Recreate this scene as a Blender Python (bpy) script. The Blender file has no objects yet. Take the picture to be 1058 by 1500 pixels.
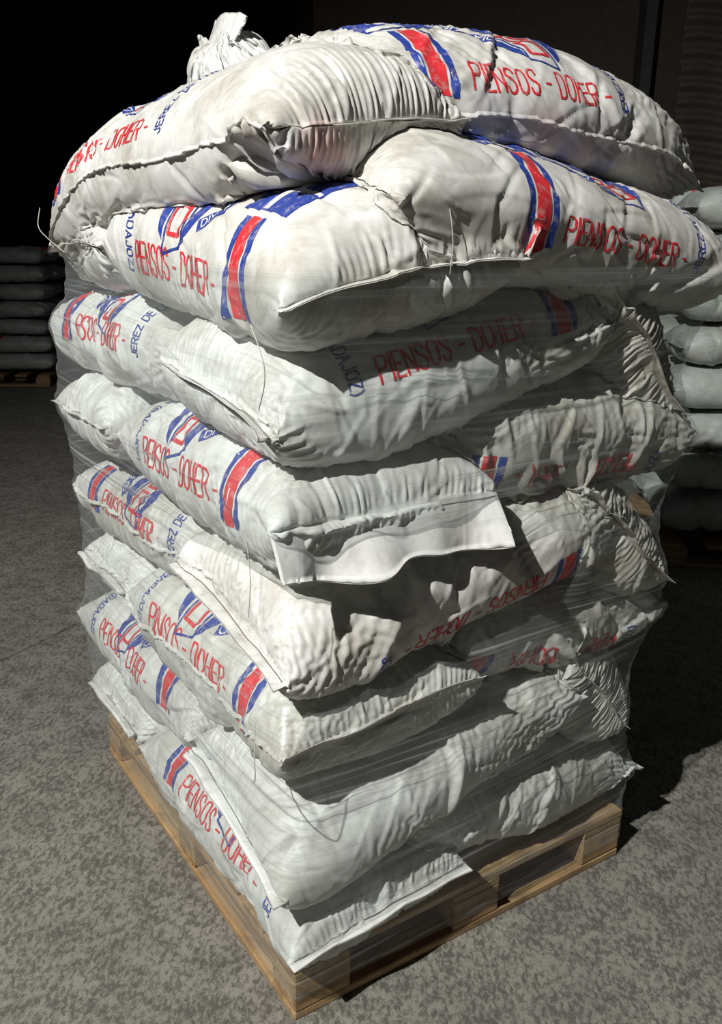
import bpy, math, random, time
import numpy as np
from mathutils import Vector, Matrix
T0 = time.time()
rnd = random.Random(7)
R = math.radians

# ------------------------------------------------------------------ camera
FPX, PITCH, ROLL, EYE = 1300.0, R(17.5), R(1.0), 1.6
cam_d = bpy.data.cameras.new('camera')
cam_d.sensor_fit = 'VERTICAL'
cam_d.sensor_height = 36.0
cam_d.lens = FPX / 1500 * 36.0
cam_d.clip_start = 0.05
cam_d.clip_end = 200
cam = bpy.data.objects.new('camera', cam_d)
bpy.context.scene.collection.objects.link(cam)
cam.matrix_world = (Matrix.Translation((0, 0, EYE)) @ Matrix.Rotation(R(90) - PITCH, 4, 'X')
                    @ Matrix.Rotation(ROLL, 4, 'Z'))
bpy.context.scene.camera = cam

# ------------------------------------------------------------------ light
world = bpy.data.worlds.new('night')
bpy.context.scene.world = world
world.use_nodes = True
world.node_tree.nodes['Background'].inputs[0].default_value = (0.70, 0.74, 0.76, 1)
world.node_tree.nodes['Background'].inputs[1].default_value = 0.020
ld = bpy.data.lights.new('yard_lamp', 'SPOT')
ld.energy = 1760
ld.spot_size = R(100)
ld.spot_blend = 1.0
ld.color = (1.0, 0.985, 0.95)
ld.shadow_soft_size = 0.035
lamp = bpy.data.objects.new('yard_lamp', ld)
bpy.context.scene.collection.objects.link(lamp)
lamp.location = (-2.4, -1.5, 4.9)
lamp.rotation_euler = (Vector((0.75, 2.1, 0.75)) - Vector(lamp.location)).to_track_quat('-Z', 'Y').to_euler()
vs = bpy.context.scene.view_settings
vs.view_transform = 'Standard'
vs.look = 'None'
vs.gamma = 1.0
vs.exposure = 0.0
vs.use_curve_mapping = False

# ------------------------------------------------------------------ frame of the pallet
A0 = np.array([-0.1216, 1.4695, 0.0])
AV = R(33.69)
Vd = np.array([math.cos(AV), math.sin(AV), 0.0])     # along the right-hand side
Ud = np.array([-math.sin(AV), math.cos(AV), 0.0])    # along the left-hand side
Zd = np.array([0.0, 0.0, 1.0])


def W(u, v, z):
    return A0 + Ud * u + Vd * v + Zd * z


col = bpy.context.scene.collection


# ------------------------------------------------------------------ materials
def mat(name):
    m = bpy.data.materials.new(name)
    m.use_nodes = True
    nt = m.node_tree
    b = nt.nodes['Principled BSDF']
    return m, nt, b


def N(nt, typ, **kw):
    n = nt.nodes.new(typ)
    for k, v in kw.items():
        if k.startswith('i_'):
            n.inputs[k[2:].replace('_', ' ')].default_value = v
        else:
            setattr(n, k, v)
    return n


def ramp(nt, fac, pts):
    r = nt.nodes.new('ShaderNodeValToRGB')
    els = r.color_ramp.elements
    while len(els) < len(pts):
        els.new(0.5)
    for e, (p, c) in zip(els, pts):
        e.position = p
        e.color = c if len(c) == 4 else (*c, 1)
    nt.links.new(fac, r.inputs[0])
    return r.outputs[0]


def mixc(nt, fac, a, b, mode='MIX'):
    m = nt.nodes.new('ShaderNodeMix')
    m.data_type = 'RGBA'
    m.blend_type = mode
    for sock, val in ((0, fac), (6, a), (7, b)):
        if hasattr(val, 'is_linked'):
            nt.links.new(val, m.inputs[sock])
        else:
            m.inputs[sock].default_value = val
    return m.outputs[2]


def sack_material(name, base, dirt, seed, stain=None):
    m, nt, b = mat(name)
    tc = N(nt, 'ShaderNodeTexCoord')
    mp = N(nt, 'ShaderNodeMapping')
    mp.inputs['Location'].default_value = (seed * 3.1, seed * 1.7, seed * 0.9)
    nt.links.new(tc.outputs['Object'], mp.inputs[0])
    P = mp.outputs[0]
    n1 = N(nt, 'ShaderNodeTexNoise', i_Scale=5.0, i_Detail=7.0, i_Roughness=0.68)
    nt.links.new(P, n1.inputs['Vector'])
    n2 = N(nt, 'ShaderNodeTexNoise', i_Scale=38.0, i_Detail=5.0, i_Roughness=0.75, i_Distortion=0.8)
    nt.links.new(P, n2.inputs['Vector'])
    n3 = N(nt, 'ShaderNodeTexNoise', i_Scale=2.2, i_Detail=3.0)
    nt.links.new(P, n3.inputs['Vector'])
    d1 = ramp(nt, n1.outputs[0], [(0.50 - 0.10 * dirt, (0, 0, 0)), (0.78 - 0.1 * dirt, (1, 1, 1))])
    c = mixc(nt, d1, (*base, 1), (base[0] * 0.60, base[1] * 0.56, base[2] * 0.50, 1))
    d2 = ramp(nt, n2.outputs[0], [(0.60 - 0.06 * dirt, (0, 0, 0)), (0.72, (1, 1, 1))])
    md = N(nt, 'ShaderNodeMath', operation='MULTIPLY')
    nt.links.new(d2, md.inputs[0])
    nt.links.new(ramp(nt, n3.outputs[0], [(0.42, (0, 0, 0)), (0.62, (0.55 * dirt, 0.55 * dirt, 0.55 * dirt))]), md.inputs[1])
    c = mixc(nt, md.outputs[0], c, (0.10, 0.09, 0.075, 1))
    if stain:
        geo = N(nt, 'ShaderNodeTexCoord')
        nz_ = N(nt, 'ShaderNodeTexNoise', i_Scale=9.0, i_Detail=3.0)
        nt.links.new(geo.outputs['Object'], nz_.inputs['Vector'])
        for (cen, rad_, colr, amt) in stain:
            dd = N(nt, 'ShaderNodeVectorMath', operation='DISTANCE')
            nt.links.new(geo.outputs['Object'], dd.inputs[0])
            dd.inputs[1].default_value = cen
            ad_ = N(nt, 'ShaderNodeMath', operation='MULTIPLY_ADD')
            nt.links.new(nz_.outputs[0], ad_.inputs[0])
            ad_.inputs[1].default_value = rad_ * 1.2
            nt.links.new(dd.outputs['Value'], ad_.inputs[2])
            fs = ramp(nt, ad_.outputs[0], [(rad_ * 0.6, (amt, amt, amt)), (rad_ * 1.6, (0, 0, 0))])
            c = mixc(nt, fs, c, (*colr, 1))
    # long grey rub marks
    mp3 = N(nt, 'ShaderNodeMapping')
    mp3.inputs['Rotation'].default_value = (0.4, 0.2, 0.7 + seed)
    mp3.inputs['Scale'].default_value = (5.0, 34.0, 20.0)
    nt.links.new(tc.outputs['Object'], mp3.inputs[0])
    n5 = N(nt, 'ShaderNodeTexNoise', i_Scale=1.0, i_Detail=5.0, i_Roughness=0.7, i_Distortion=1.0)
    nt.links.new(mp3.outputs[0], n5.inputs['Vector'])
    k5 = 0.30 + 0.35 * dirt
    c = mixc(nt, ramp(nt, n5.outputs[0], [(0.56 - 0.03 * dirt, (0, 0, 0)), (0.76, (k5, k5, k5))]), c, (base[0] * 0.36, base[1] * 0.35, base[2] * 0.32, 1))
    nt.links.new(c, b.inputs['Base Color'])
    b.inputs['Roughness'].default_value = 0.46
    b.inputs['Specular IOR Level'].default_value = 0.38
    # fine crinkle of the woven film
    mp2 = N(nt, 'ShaderNodeMapping')
    mp2.inputs['Scale'].default_value = (1.0, 1.0, 1.0)
    nt.links.new(tc.outputs['Object'], mp2.inputs[0])
    v = N(nt, 'ShaderNodeTexNoise', i_Scale=15.0, i_Detail=8.0, i_Roughness=0.66, i_Distortion=1.1)
    nt.links.new(mp2.outputs[0], v.inputs['Vector'])
    v.noise_type = 'RIDGED_MULTIFRACTAL' if 'RIDGED_MULTIFRACTAL' in [e.identifier for e in v.bl_rna.properties['noise_type'].enum_items] else 'FBM'
    v.normalize = True
    bp = N(nt, 'ShaderNodeBump', i_Strength=0.5, i_Distance=0.0055)
    nt.links.new(v.outputs[0], bp.inputs['Height'])
    nt.links.new(bp.outputs[0], b.inputs['Normal'])
    return m


SACK_MATS = {
    'clean': sack_material('sack_white', (0.74, 0.75, 0.73), 0.45, 0),
    'cream': sack_material('sack_cream', (0.725, 0.725, 0.695), 0.8, 3),
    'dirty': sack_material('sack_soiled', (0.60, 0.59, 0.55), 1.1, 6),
    'stain_pink': sack_material('sack_stained_pink', (0.71, 0.71, 0.68), 0.8, 4,
                                [(tuple(W(0.02, 0.07, 1.70) - W(0.58, 0.135, 1.775)), 0.085, (0.66, 0.16, 0.20), 0.6),
                                 (tuple(W(0.02, -0.04, 1.71) - W(0.58, 0.135, 1.775)), 0.06, (0.45, 0.46, 0.62), 0.5)]),
    'stain_violet': sack_material('sack_stained_violet', (0.71, 0.71, 0.68), 0.8, 5,
                                  [(tuple(W(0.12, 0.64, 1.80) - W(0.36, 0.72, 1.865)), 0.08, (0.50, 0.18, 0.24), 0.5),
                                   (tuple(W(0.12, 0.50, 1.80) - W(0.36, 0.72, 1.865)), 0.09, (0.30, 0.30, 0.46), 0.45)]),
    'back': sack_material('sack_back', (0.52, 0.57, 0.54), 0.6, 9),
}


def ink(name, c):
    m, nt, b = mat(name)
    tc = N(nt, 'ShaderNodeTexCoord')
    n = N(nt, 'ShaderNodeTexNoise', i_Scale=60.0, i_Detail=4.0, i_Roughness=0.7)
    nt.links.new(tc.outputs['Object'], n.inputs['Vector'])
    cc = mixc(nt, ramp(nt, n.outputs[0], [(0.52, (0, 0, 0)), (0.74, (0.6, 0.6, 0.6))]), (*c, 1), (0.55, 0.5, 0.48, 1))
    nt.links.new(cc, b.inputs['Base Color'])
    b.inputs['Roughness'].default_value = 0.4
    return m


INK_R = ink('ink_red', (0.66, 0.035, 0.045))
INK_B = ink('ink_blue', (0.025, 0.055, 0.30))
INK_W = ink('ink_white', (0.72, 0.72, 0.70))


def plain(name, c, rough=0.7):
    m, nt, b = mat(name)
    tc = N(nt, 'ShaderNodeTexCoord')
    n = N(nt, 'ShaderNodeTexNoise', i_Scale=14.0, i_Detail=5.0)
    nt.links.new(tc.outputs['Object'], n.inputs['Vector'])
    cc = mixc(nt, n.outputs[0], (c[0] * 0.7, c[1] * 0.7, c[2] * 0.7, 1), (min(1, c[0] * 1.25), min(1, c[1] * 1.25), min(1, c[2] * 1.25), 1))
    nt.links.new(cc, b.inputs['Base Color'])
    b.inputs['Roughness'].default_value = rough
    return m


THREAD = plain('thread', (0.55, 0.54, 0.50))
STITCH = plain('stitch', (0.16, 0.145, 0.12))


# ------------------------------------------------------------------ mesh helpers
def link(name, me, parent=None):
    o = bpy.data.objects.new(name, me)
    col.objects.link(o)
    if parent is not None:
        o.parent = parent
    return o


def mesh_np(name, verts, faces, mats=(), midx=None, smooth=True):
    verts = np.asarray(verts, np.float32)
    faces = np.asarray(faces, np.int32)
    k = faces.shape[1]
    me = bpy.data.meshes.new(name)
    me.vertices.add(len(verts))
    me.vertices.foreach_set('co', verts.ravel())
    me.loops.add(faces.size)
    me.loops.foreach_set('vertex_index', faces.ravel())
    me.polygons.add(len(faces))
    me.polygons.foreach_set('loop_start', np.arange(0, faces.size, k, dtype=np.int32))
    me.polygons.foreach_set('loop_total', np.full(len(faces), k, np.int32))
    me.polygons.foreach_set('use_smooth', np.full(len(faces), bool(smooth)))
    for m in mats:
        me.materials.append(m)
    if midx is not None:
        me.polygons.foreach_set('material_index', np.asarray(midx, np.int32))
    me.update(calc_edges=True)
    return me


def tag(o, label=None, cat=None, group=None, kind=None):
    for k, v in (('label', label), ('category', cat), ('group', group), ('kind', kind)):
        if v:
            o[k] = v
    return o


def tube(name, pts, r, material, parent=None, n=5):
    pts = np.asarray(pts, float)
    t = np.gradient(pts, axis=0)
    t /= np.linalg.norm(t, axis=1)[:, None] + 1e-9
    ref = np.array([0.31, 0.2, 0.93])
    a = np.cross(t, ref)
    a /= np.linalg.norm(a, axis=1)[:, None] + 1e-9
    b = np.cross(t, a)
    ang = np.linspace(0, 2 * np.pi, n, endpoint=False)
    V = pts[:, None, :] + r * (np.cos(ang)[None, :, None] * a[:, None, :] + np.sin(ang)[None, :, None] * b[:, None, :])
    m = len(pts)
    j, i = np.meshgrid(np.arange(m - 1), np.arange(n), indexing='ij')
    i2 = (i + 1) % n
    F = np.stack([j * n + i, (j + 1) * n + i, (j + 1) * n + i2, j * n + i2], -1).reshape(-1, 4)
    return link(name, mesh_np(name, V.reshape(-1, 3), F, [material]), parent)


def spline(pts, n):
    """Catmull-Rom through pts."""
    P = np.asarray(pts, float)
    P = np.vstack([2 * P[0] - P[1], P, 2 * P[-1] - P[-2]])
    out = []
    for k in range(len(P) - 3):
        t = np.linspace(0, 1, n, endpoint=(k == len(P) - 4))[:, None]
        p0, p1, p2, p3 = P[k:k + 4]
        out.append(0.5 * (2 * p1 + (p2 - p0) * t + (2 * p0 - 5 * p1 + 4 * p2 - p3) * t ** 2 + (3 * p1 - p0 - 3 * p2 + p3) * t ** 3))
    return np.vstack(out)


# ------------------------------------------------------------------ cloth sacks
def target_shape(L, Wd, H, NI, NB, NF, ends, crease=0.5):
    """Stuffed sack, rows along the length, NI points round it. ends = two dicts."""
    s = np.linspace(-1, 1, 4001)
    n_p, m_p = 6.0, 0.46
    hh = np.clip(1 - np.abs(s) ** n_p, 0, 1) ** m_p
    arc = np.concatenate([[0], np.cumsum(np.hypot(np.diff(s) * L / 2, np.diff(hh) * H / 2))])
    sj = np.interp(np.linspace(0, arc[-1], NB), arc, s)
    sj[0], sj[-1] = -1, 1
    hj = H / 2 * np.clip(1 - np.abs(sj) ** n_p, 0, 1) ** m_p
    hj = np.maximum(hj, 0.0015)
    wj = np.ones(NB)
    for e, sg in ((ends[0], -1), (ends[1], 1)):
        a = np.clip(sj * sg, 0, 1) ** e.get('p', 5)
        wj *= 1 - (1 - e.get('w', 1.0)) * a
    wj *= Wd / 2
    ns = 240
    rows = []
    for j in range(NB):
        th = np.linspace(0, np.pi, ns)
        k = min(1.0, hj[j] / (H / 2))
        et, eb = 2.5, 3.3
        row = []
        for sgn, e in ((1, et), (-1, eb)):
            c, q = np.cos(th), np.sin(th)
            y = wj[j] * np.sign(c) * np.abs(c) ** (2 / e)
            z = sgn * hj[j] * np.abs(q) ** (2 / e * (1 + 0.25 * crease))
            a = np.concatenate([[0], np.cumsum(np.hypot(np.diff(y), np.diff(z)))])
            t = np.linspace(0, a[-1], NI // 2 + 1)
            row.append(np.stack([np.interp(t, a, y), np.interp(t, a, z)], -1))
        top, bot = row
        yz = np.concatenate([top[:-1], bot[::-1][:-1]])
        rows.append(np.concatenate([np.full((NI, 1), sj[j] * L / 2), yz], 1))
    body = np.array(rows)
    ds = arc[-1] / (NB - 1)
    fl = []
    for e, sg, src in ((ends[0], -1, body[0]), (ends[1], 1, body[-1])):
        fx, fz = e.get('fdir', (1, 0))
        rr = []
        for k in range(1, NF + 1):
            d = k * e.get('flap', 0.03) / NF
            r = src.copy()
            r[:, 0] += sg * d * fx
            r[:, 2] += d * fz
            yy = r[:, 1] / (Wd / 2)
            r[:, 0] += e.get('wave', 0.12) * d * np.sin(yy * 4.3 + 0.8) * sg + e.get('wave', 0.12) * 0.6 * d * np.sin(yy * 9 + 2)
            r[:, 2] += e.get('wave', 0.12) * 0.5 * d * np.sin(yy * 5 + 2)
            r[:, 1] *= 1 + e.get('fspread', 0.0) * d / 0.03
            rr.append(r)
        fl.append(np.array(rr))
    P = np.concatenate([fl[0][::-1], body, fl[1]])
    return P, ds


def smooth_noise(shape, wl_j, wl_i, g):
    """Band noise on the periodic grid."""
    nj, ni = shape
    f = np.fft.fft2(g.standard_normal(shape))
    kj = np.fft.fftfreq(nj)[:, None]
    ki = np.fft.fftfreq(ni)[None, :]
    f *= np.exp(-((kj * wl_j) ** 2 + (ki * wl_i) ** 2) * 2.0)
    x = np.real(np.fft.ifft2(f))
    return x / (x.std() + 1e-9)


def normals(P):
    di = np.roll(P, -1, 1) - np.roll(P, 1, 1)
    dj = np.gradient(P, axis=0)
    n = np.cross(dj, di)
    n /= np.linalg.norm(n, axis=2, keepdims=True) + 1e-9
    return n


def simulate(T, ds, NF, seed, iters, ex, flat_extra, noise=0.003):
    """Position-based cloth: a sheet a little too large laid over the filled shape T."""
    g = np.random.default_rng(seed)
    nj, ni, _ = T.shape
    T = T.astype(np.float32)
    N0 = normals(T).astype(np.float32)
    # outward check
    c = T.mean((0, 1))
    if ((T - c) * N0).sum(2).mean() < 0:
        N0 = -N0
    P = T + N0 * (noise * (1.2 * smooth_noise((nj, ni), 12, 12, g) + 0.6 * smooth_noise((nj, ni), 24, 7, g) + 0.6 * smooth_noise((nj, ni), 7, 20, g)))[..., None].astype(np.float32)
    Ti = np.linalg.norm(np.roll(T, -1, 1) - T, axis=2)
    Tj = np.linalg.norm(T[1:] - T[:-1], axis=2)
    mid = slice(nj // 3, 2 * nj // 3)
    per = np.median(Ti[mid].sum(1))
    mod = (1 + 0.6 * np.clip(smooth_noise((nj, ni), 26, 26, g), -1.2, 1.8)).astype(np.float32)
    flat = per / ni * flat_extra
    ri = np.maximum(Ti * (1 + ex[1] * mod), (Ti + (flat - Ti) * 0.55))
    rj = Tj * (1 + ex[0] * mod[1:])
    for r in (slice(0, NF + 1), slice(nj - NF - 1, nj)):
        ri[r] = Ti[r] * 1.012
    if NF > 2:
        ri[NF + 1] = 0.5 * (ri[NF + 1] + Ti[NF + 1])
        ri[nj - NF - 2] = 0.5 * (ri[nj - NF - 2] + Ti[nj - NF - 2])
    rj = rj.astype(np.float32)
    ri = ri.astype(np.float32)

    def rest_diag(d):
        a = 0.5 * (ri[1:] + ri[:-1])
        return np.sqrt(a ** 2 + (0.5 * (rj + np.roll(rj, -1, 1))) ** 2)
    rd = rest_diag(1)

    def fix(A, B, rest, k):
        d = B - A
        l = np.sqrt(np.einsum('jic,jic->ji', d, d)) + 1e-9
        m = (k * 0.5 * (l - rest) / l)[..., None]
        return d * m

    mirror = (-np.arange(ni)) % ni
    for it in range(iters):
        # round
        for par in (0, 1):
            ia = np.arange(par, ni, 2)
            ib = (ia + 1) % ni
            c = fix(P[:, ia], P[:, ib], ri[:, ia], 0.9)
            P[:, ia] += c
            P[:, ib] -= c
        # along
        for par in (0, 1):
            A = P[par:nj - 1:2]
            B = P[par + 1:nj:2]
            A = A[:len(B)]
            c = fix(A, B, rj[par::2][:len(B)], 0.9)
            P[par:nj - 1:2][:len(B)] += c
            P[par + 1:nj:2] -= c
        # shear
        Pr = np.roll(P, -1, 1)
        c = fix(P[:-1], Pr[1:], rd, 0.22)
        P[:-1] += c
        P[1:] -= np.roll(c, 1, 1)
        Pr = np.roll(P, -1, 1)
        c = fix(Pr[:-1], P[1:], rd, 0.22)
        P[1:] -= c
        P[:-1] += np.roll(c, 1, 1)
        # bending: laplacian pull
        if it < iters - 2:
            kb = 0.12 if it < iters * 0.55 else 0.045
            La = 0.5 * (np.roll(P, 1, 1) + np.roll(P, -1, 1)) - P
            P += kb * La * 0.9
            Lb = np.zeros_like(P)
            Lb[1:-1] = 0.5 * (P[2:] + P[:-2]) - P[1:-1]
            P += kb * Lb * 0.9
        # filling pushes out, weak pull in
        D = T - P
        dn = (D * N0).sum(2)
        k = np.where(dn > 0, 0.13, 0.035).astype(np.float32)
        P += N0 * (dn * k)[..., None] + (D - N0 * dn[..., None]) * 0.015
        # seams: both sheets sewn together
        for j in list(range(0, NF + 1)) + list(range(nj - NF - 1, nj)):
            avg = 0.5 * (P[j] + P[j][mirror])
            P[j] = avg
    # thickness of the hem
    for j in list(range(0, NF + 1)) + list(range(nj - NF - 1, nj)):
        sgn = np.where(np.arange(ni) < ni / 2, 1.0, -1.0)
        sgn[0] = sgn[ni // 2] = 0
        P[j, :, 2] += 0.0012 * sgn
    return P


def upsample(P):
    """Midpoint insertion, four-point rule (smooth), x2 both ways; round way is periodic."""
    a = np.roll(P, 1, 1)
    c = np.roll(P, -1, 1)
    d = np.roll(P, -2, 1)
    mid = (9 * (P + c) - (a + d)) / 16
    Q = np.empty((P.shape[0], P.shape[1] * 2, 3), P.dtype)
    Q[:, 0::2] = P
    Q[:, 1::2] = mid
    E_ = np.vstack([Q[:1], Q, Q[-1:]])
    m = (9 * (E_[1:-2] + E_[2:-1]) - (E_[:-3] + E_[3:])) / 16
    O = np.empty((Q.shape[0] * 2 - 1, Q.shape[1], 3), P.dtype)
    O[0::2] = Q
    O[1::2] = m
    return O


# ---------------------------------------------------------------- printing on the sacks
GLY = {
    'P': (0.6, [[(0, 0), (0, 1), (.42, 1), (.6, .88), (.6, .62), (.42, .5), (0, .5)]]),
    'I': (0.0, [[(0, 0), (0, 1)]]),
    'E': (0.5, [[(.5, 0), (0, 0), (0, 1), (.5, 1)], [(0, .52), (.44, .52)]]),
    'N': (0.6, [[(0, 0), (0, 1), (.6, 0), (.6, 1)]]),
    'S': (0.58, [[(0, .2), (.08, .05), (.25, 0), (.42, .02), (.56, .14), (.56, .34), (.42, .46), (.16, .56), (.03, .68), (.03, .86), (.16, .98), (.36, 1), (.5, .94), (.56, .8)]]),
    'O': (0.6, [[(.3, 0), (.1, .06), (0, .25), (0, .75), (.1, .94), (.3, 1), (.5, .94), (.6, .75), (.6, .25), (.5, .06), (.3, 0)]]),
    'D': (0.6, [[(0, 0), (0, 1), (.32, 1), (.52, .9), (.6, .7), (.6, .3), (.52, .1), (.32, 0), (0, 0)]]),
    'H': (0.6, [[(0, 0), (0, 1)], [(.6, 0), (.6, 1)], [(0, .5), (.6, .5)]]),
    'R': (0.6, [[(0, 0), (0, 1), (.42, 1), (.6, .88), (.6, .64), (.42, .52), (0, .52)], [(.34, .52), (.62, 0)]]),
    '-': (0.32, [[(0, .45), (.32, .45)]]),
    ' ': (0.25, []),
    'J': (0.45, [[(0, .2), (.08, .04), (.24, 0), (.4, .06), (.45, .25), (.45, 1)]]),
    'Z': (0.55, [[(0, 1), (.55, 1), (0, 0), (.55, 0)]]),
    'L': (0.48, [[(0, 1), (0, 0), (.48, 0)]]),
    'C': (0.58, [[(.57, .22), (.45, .04), (.28, 0), (.1, .07), (0, .28), (0, .72), (.1, .93), (.28, 1), (.45, .96), (.57, .8)]]),
    'A': (0.62, [[(0, 0), (.31, 1), (.62, 0)], [(.12, .36), (.5, .36)]]),
    'B': (0.58, [[(0, 0), (0, 1), (.38, 1), (.54, .9), (.54, .64), (.38, .53), (0, .53)], [(.38, .53), (.58, .4), (.58, .12), (.4, 0), (0, 0)]]),
    'U': (0.58, [[(0, 1), (0, .25), (.1, .05), (.29, 0), (.48, .05), (.58, .25), (.58, 1)]]),
    'T': (0.56, [[(0, 1), (.56, 1)], [(.28, 1), (.28, 0)]]),
    '(': (0.2, [[(.2, 1.05), (.04, .8), (0, .5), (.04, .2), (.2, -.05)]]),
    ')': (0.2, [[(0, 1.05), (.16, .8), (.2, .5), (.16, .2), (0, -.05)]]),
}


def text_strokes(txt, x0, y0, length, height, rot=0):
    """Strokes of a text of given total length; rot 0 reads +X, 1 reads +Y, 2 reads -X. (x0, y0) = start of the baseline."""
    gap = 0.24
    w = sum(GLY[c][0] + gap for c in txt) - gap
    k = length / w
    out = []
    pen = 0.0
    for c in txt:
        gw, st = GLY[c]
        for s in st:
            q = np.array(s, float)
            a = (q[:, 0] + pen) * k
            b = q[:, 1] * height
            if rot == 0:
                out.append(np.stack([x0 + a, y0 + b], 1))
            elif rot == 2:
                out.append(np.stack([x0 - a, y0 - b], 1))
            else:
                out.append(np.stack([x0 - b, y0 + a], 1))
        pen += gw + gap
    return out


class Decal:
    def __init__(self):
        self.v, self.f, self.m, self.lift = [], [], [], []
        self.n = 0

    def ribbon(self, line, width, mi, lift):
        line = np.asarray(line, float)
        seg = np.hypot(*np.diff(line, axis=0).T)
        s = np.concatenate([[0], np.cumsum(seg)])
        if s[-1] < 1e-5:
            return
        k = max(2, int(s[-1] / 0.004) + 1)
        t = np.unique(np.concatenate([np.linspace(0, s[-1], k), s]))
        p = np.stack([np.interp(t, s, line[:, 0]), np.interp(t, s, line[:, 1])], 1)
        d = np.gradient(p, axis=0)
        d /= np.linalg.norm(d, axis=1)[:, None] + 1e-9
        p[0] -= d[0] * width * 0.5
        p[-1] += d[-1] * width * 0.5
        nn = np.stack([-d[:, 1], d[:, 0]], 1)
        q = np.stack([p - nn * width / 2, p, p + nn * width / 2], 1).reshape(-1, 2)
        m = len(p)
        j, i = np.meshgrid(np.arange(m - 1), np.arange(2), indexing='ij')
        F = np.stack([j * 3 + i, j * 3 + i + 1, (j + 1) * 3 + i + 1, (j + 1) * 3 + i], -1).reshape(-1, 4)
        self.add(q, F, mi, lift)

    def add(self, q, F, mi, lift):
        self.v.append(q)
        self.f.append(F + self.n)
        self.m += [mi] * len(F)
        self.lift += [lift] * len(q)
        self.n += len(q)

    def band(self, left, right, mi, lift, step=0.006):
        """Quad patch between two polylines of equal length (given as functions sampled together)."""
        left, right = np.asarray(left, float), np.asarray(right, float)
        ln = np.hypot(*np.diff(left, axis=0).T).sum()
        ln = max(ln, np.hypot(*np.diff(right, axis=0).T).sum())
        wd = np.hypot(*(left - right).T).max()
        m = max(2, int(ln / step) + 1)
        k = max(2, int(wd / step) + 1)
        tt = np.linspace(0, len(left) - 1, m)
        idx = np.arange(len(left))
        Lp = np.stack([np.interp(tt, idx, left[:, 0]), np.interp(tt, idx, left[:, 1])], 1)
        Rp = np.stack([np.interp(tt, idx, right[:, 0]), np.interp(tt, idx, right[:, 1])], 1)
        a = np.linspace(0, 1, k)[None, :, None]
        q = (Lp[:, None] * (1 - a) + Rp[:, None] * a).reshape(-1, 2)
        j, i = np.meshgrid(np.arange(m - 1), np.arange(k - 1), indexing='ij')
        F = np.stack([j * k + i, j * k + i + 1, (j + 1) * k + i + 1, (j + 1) * k + i], -1).reshape(-1, 4)
        self.add(q, F, mi, lift)


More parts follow.
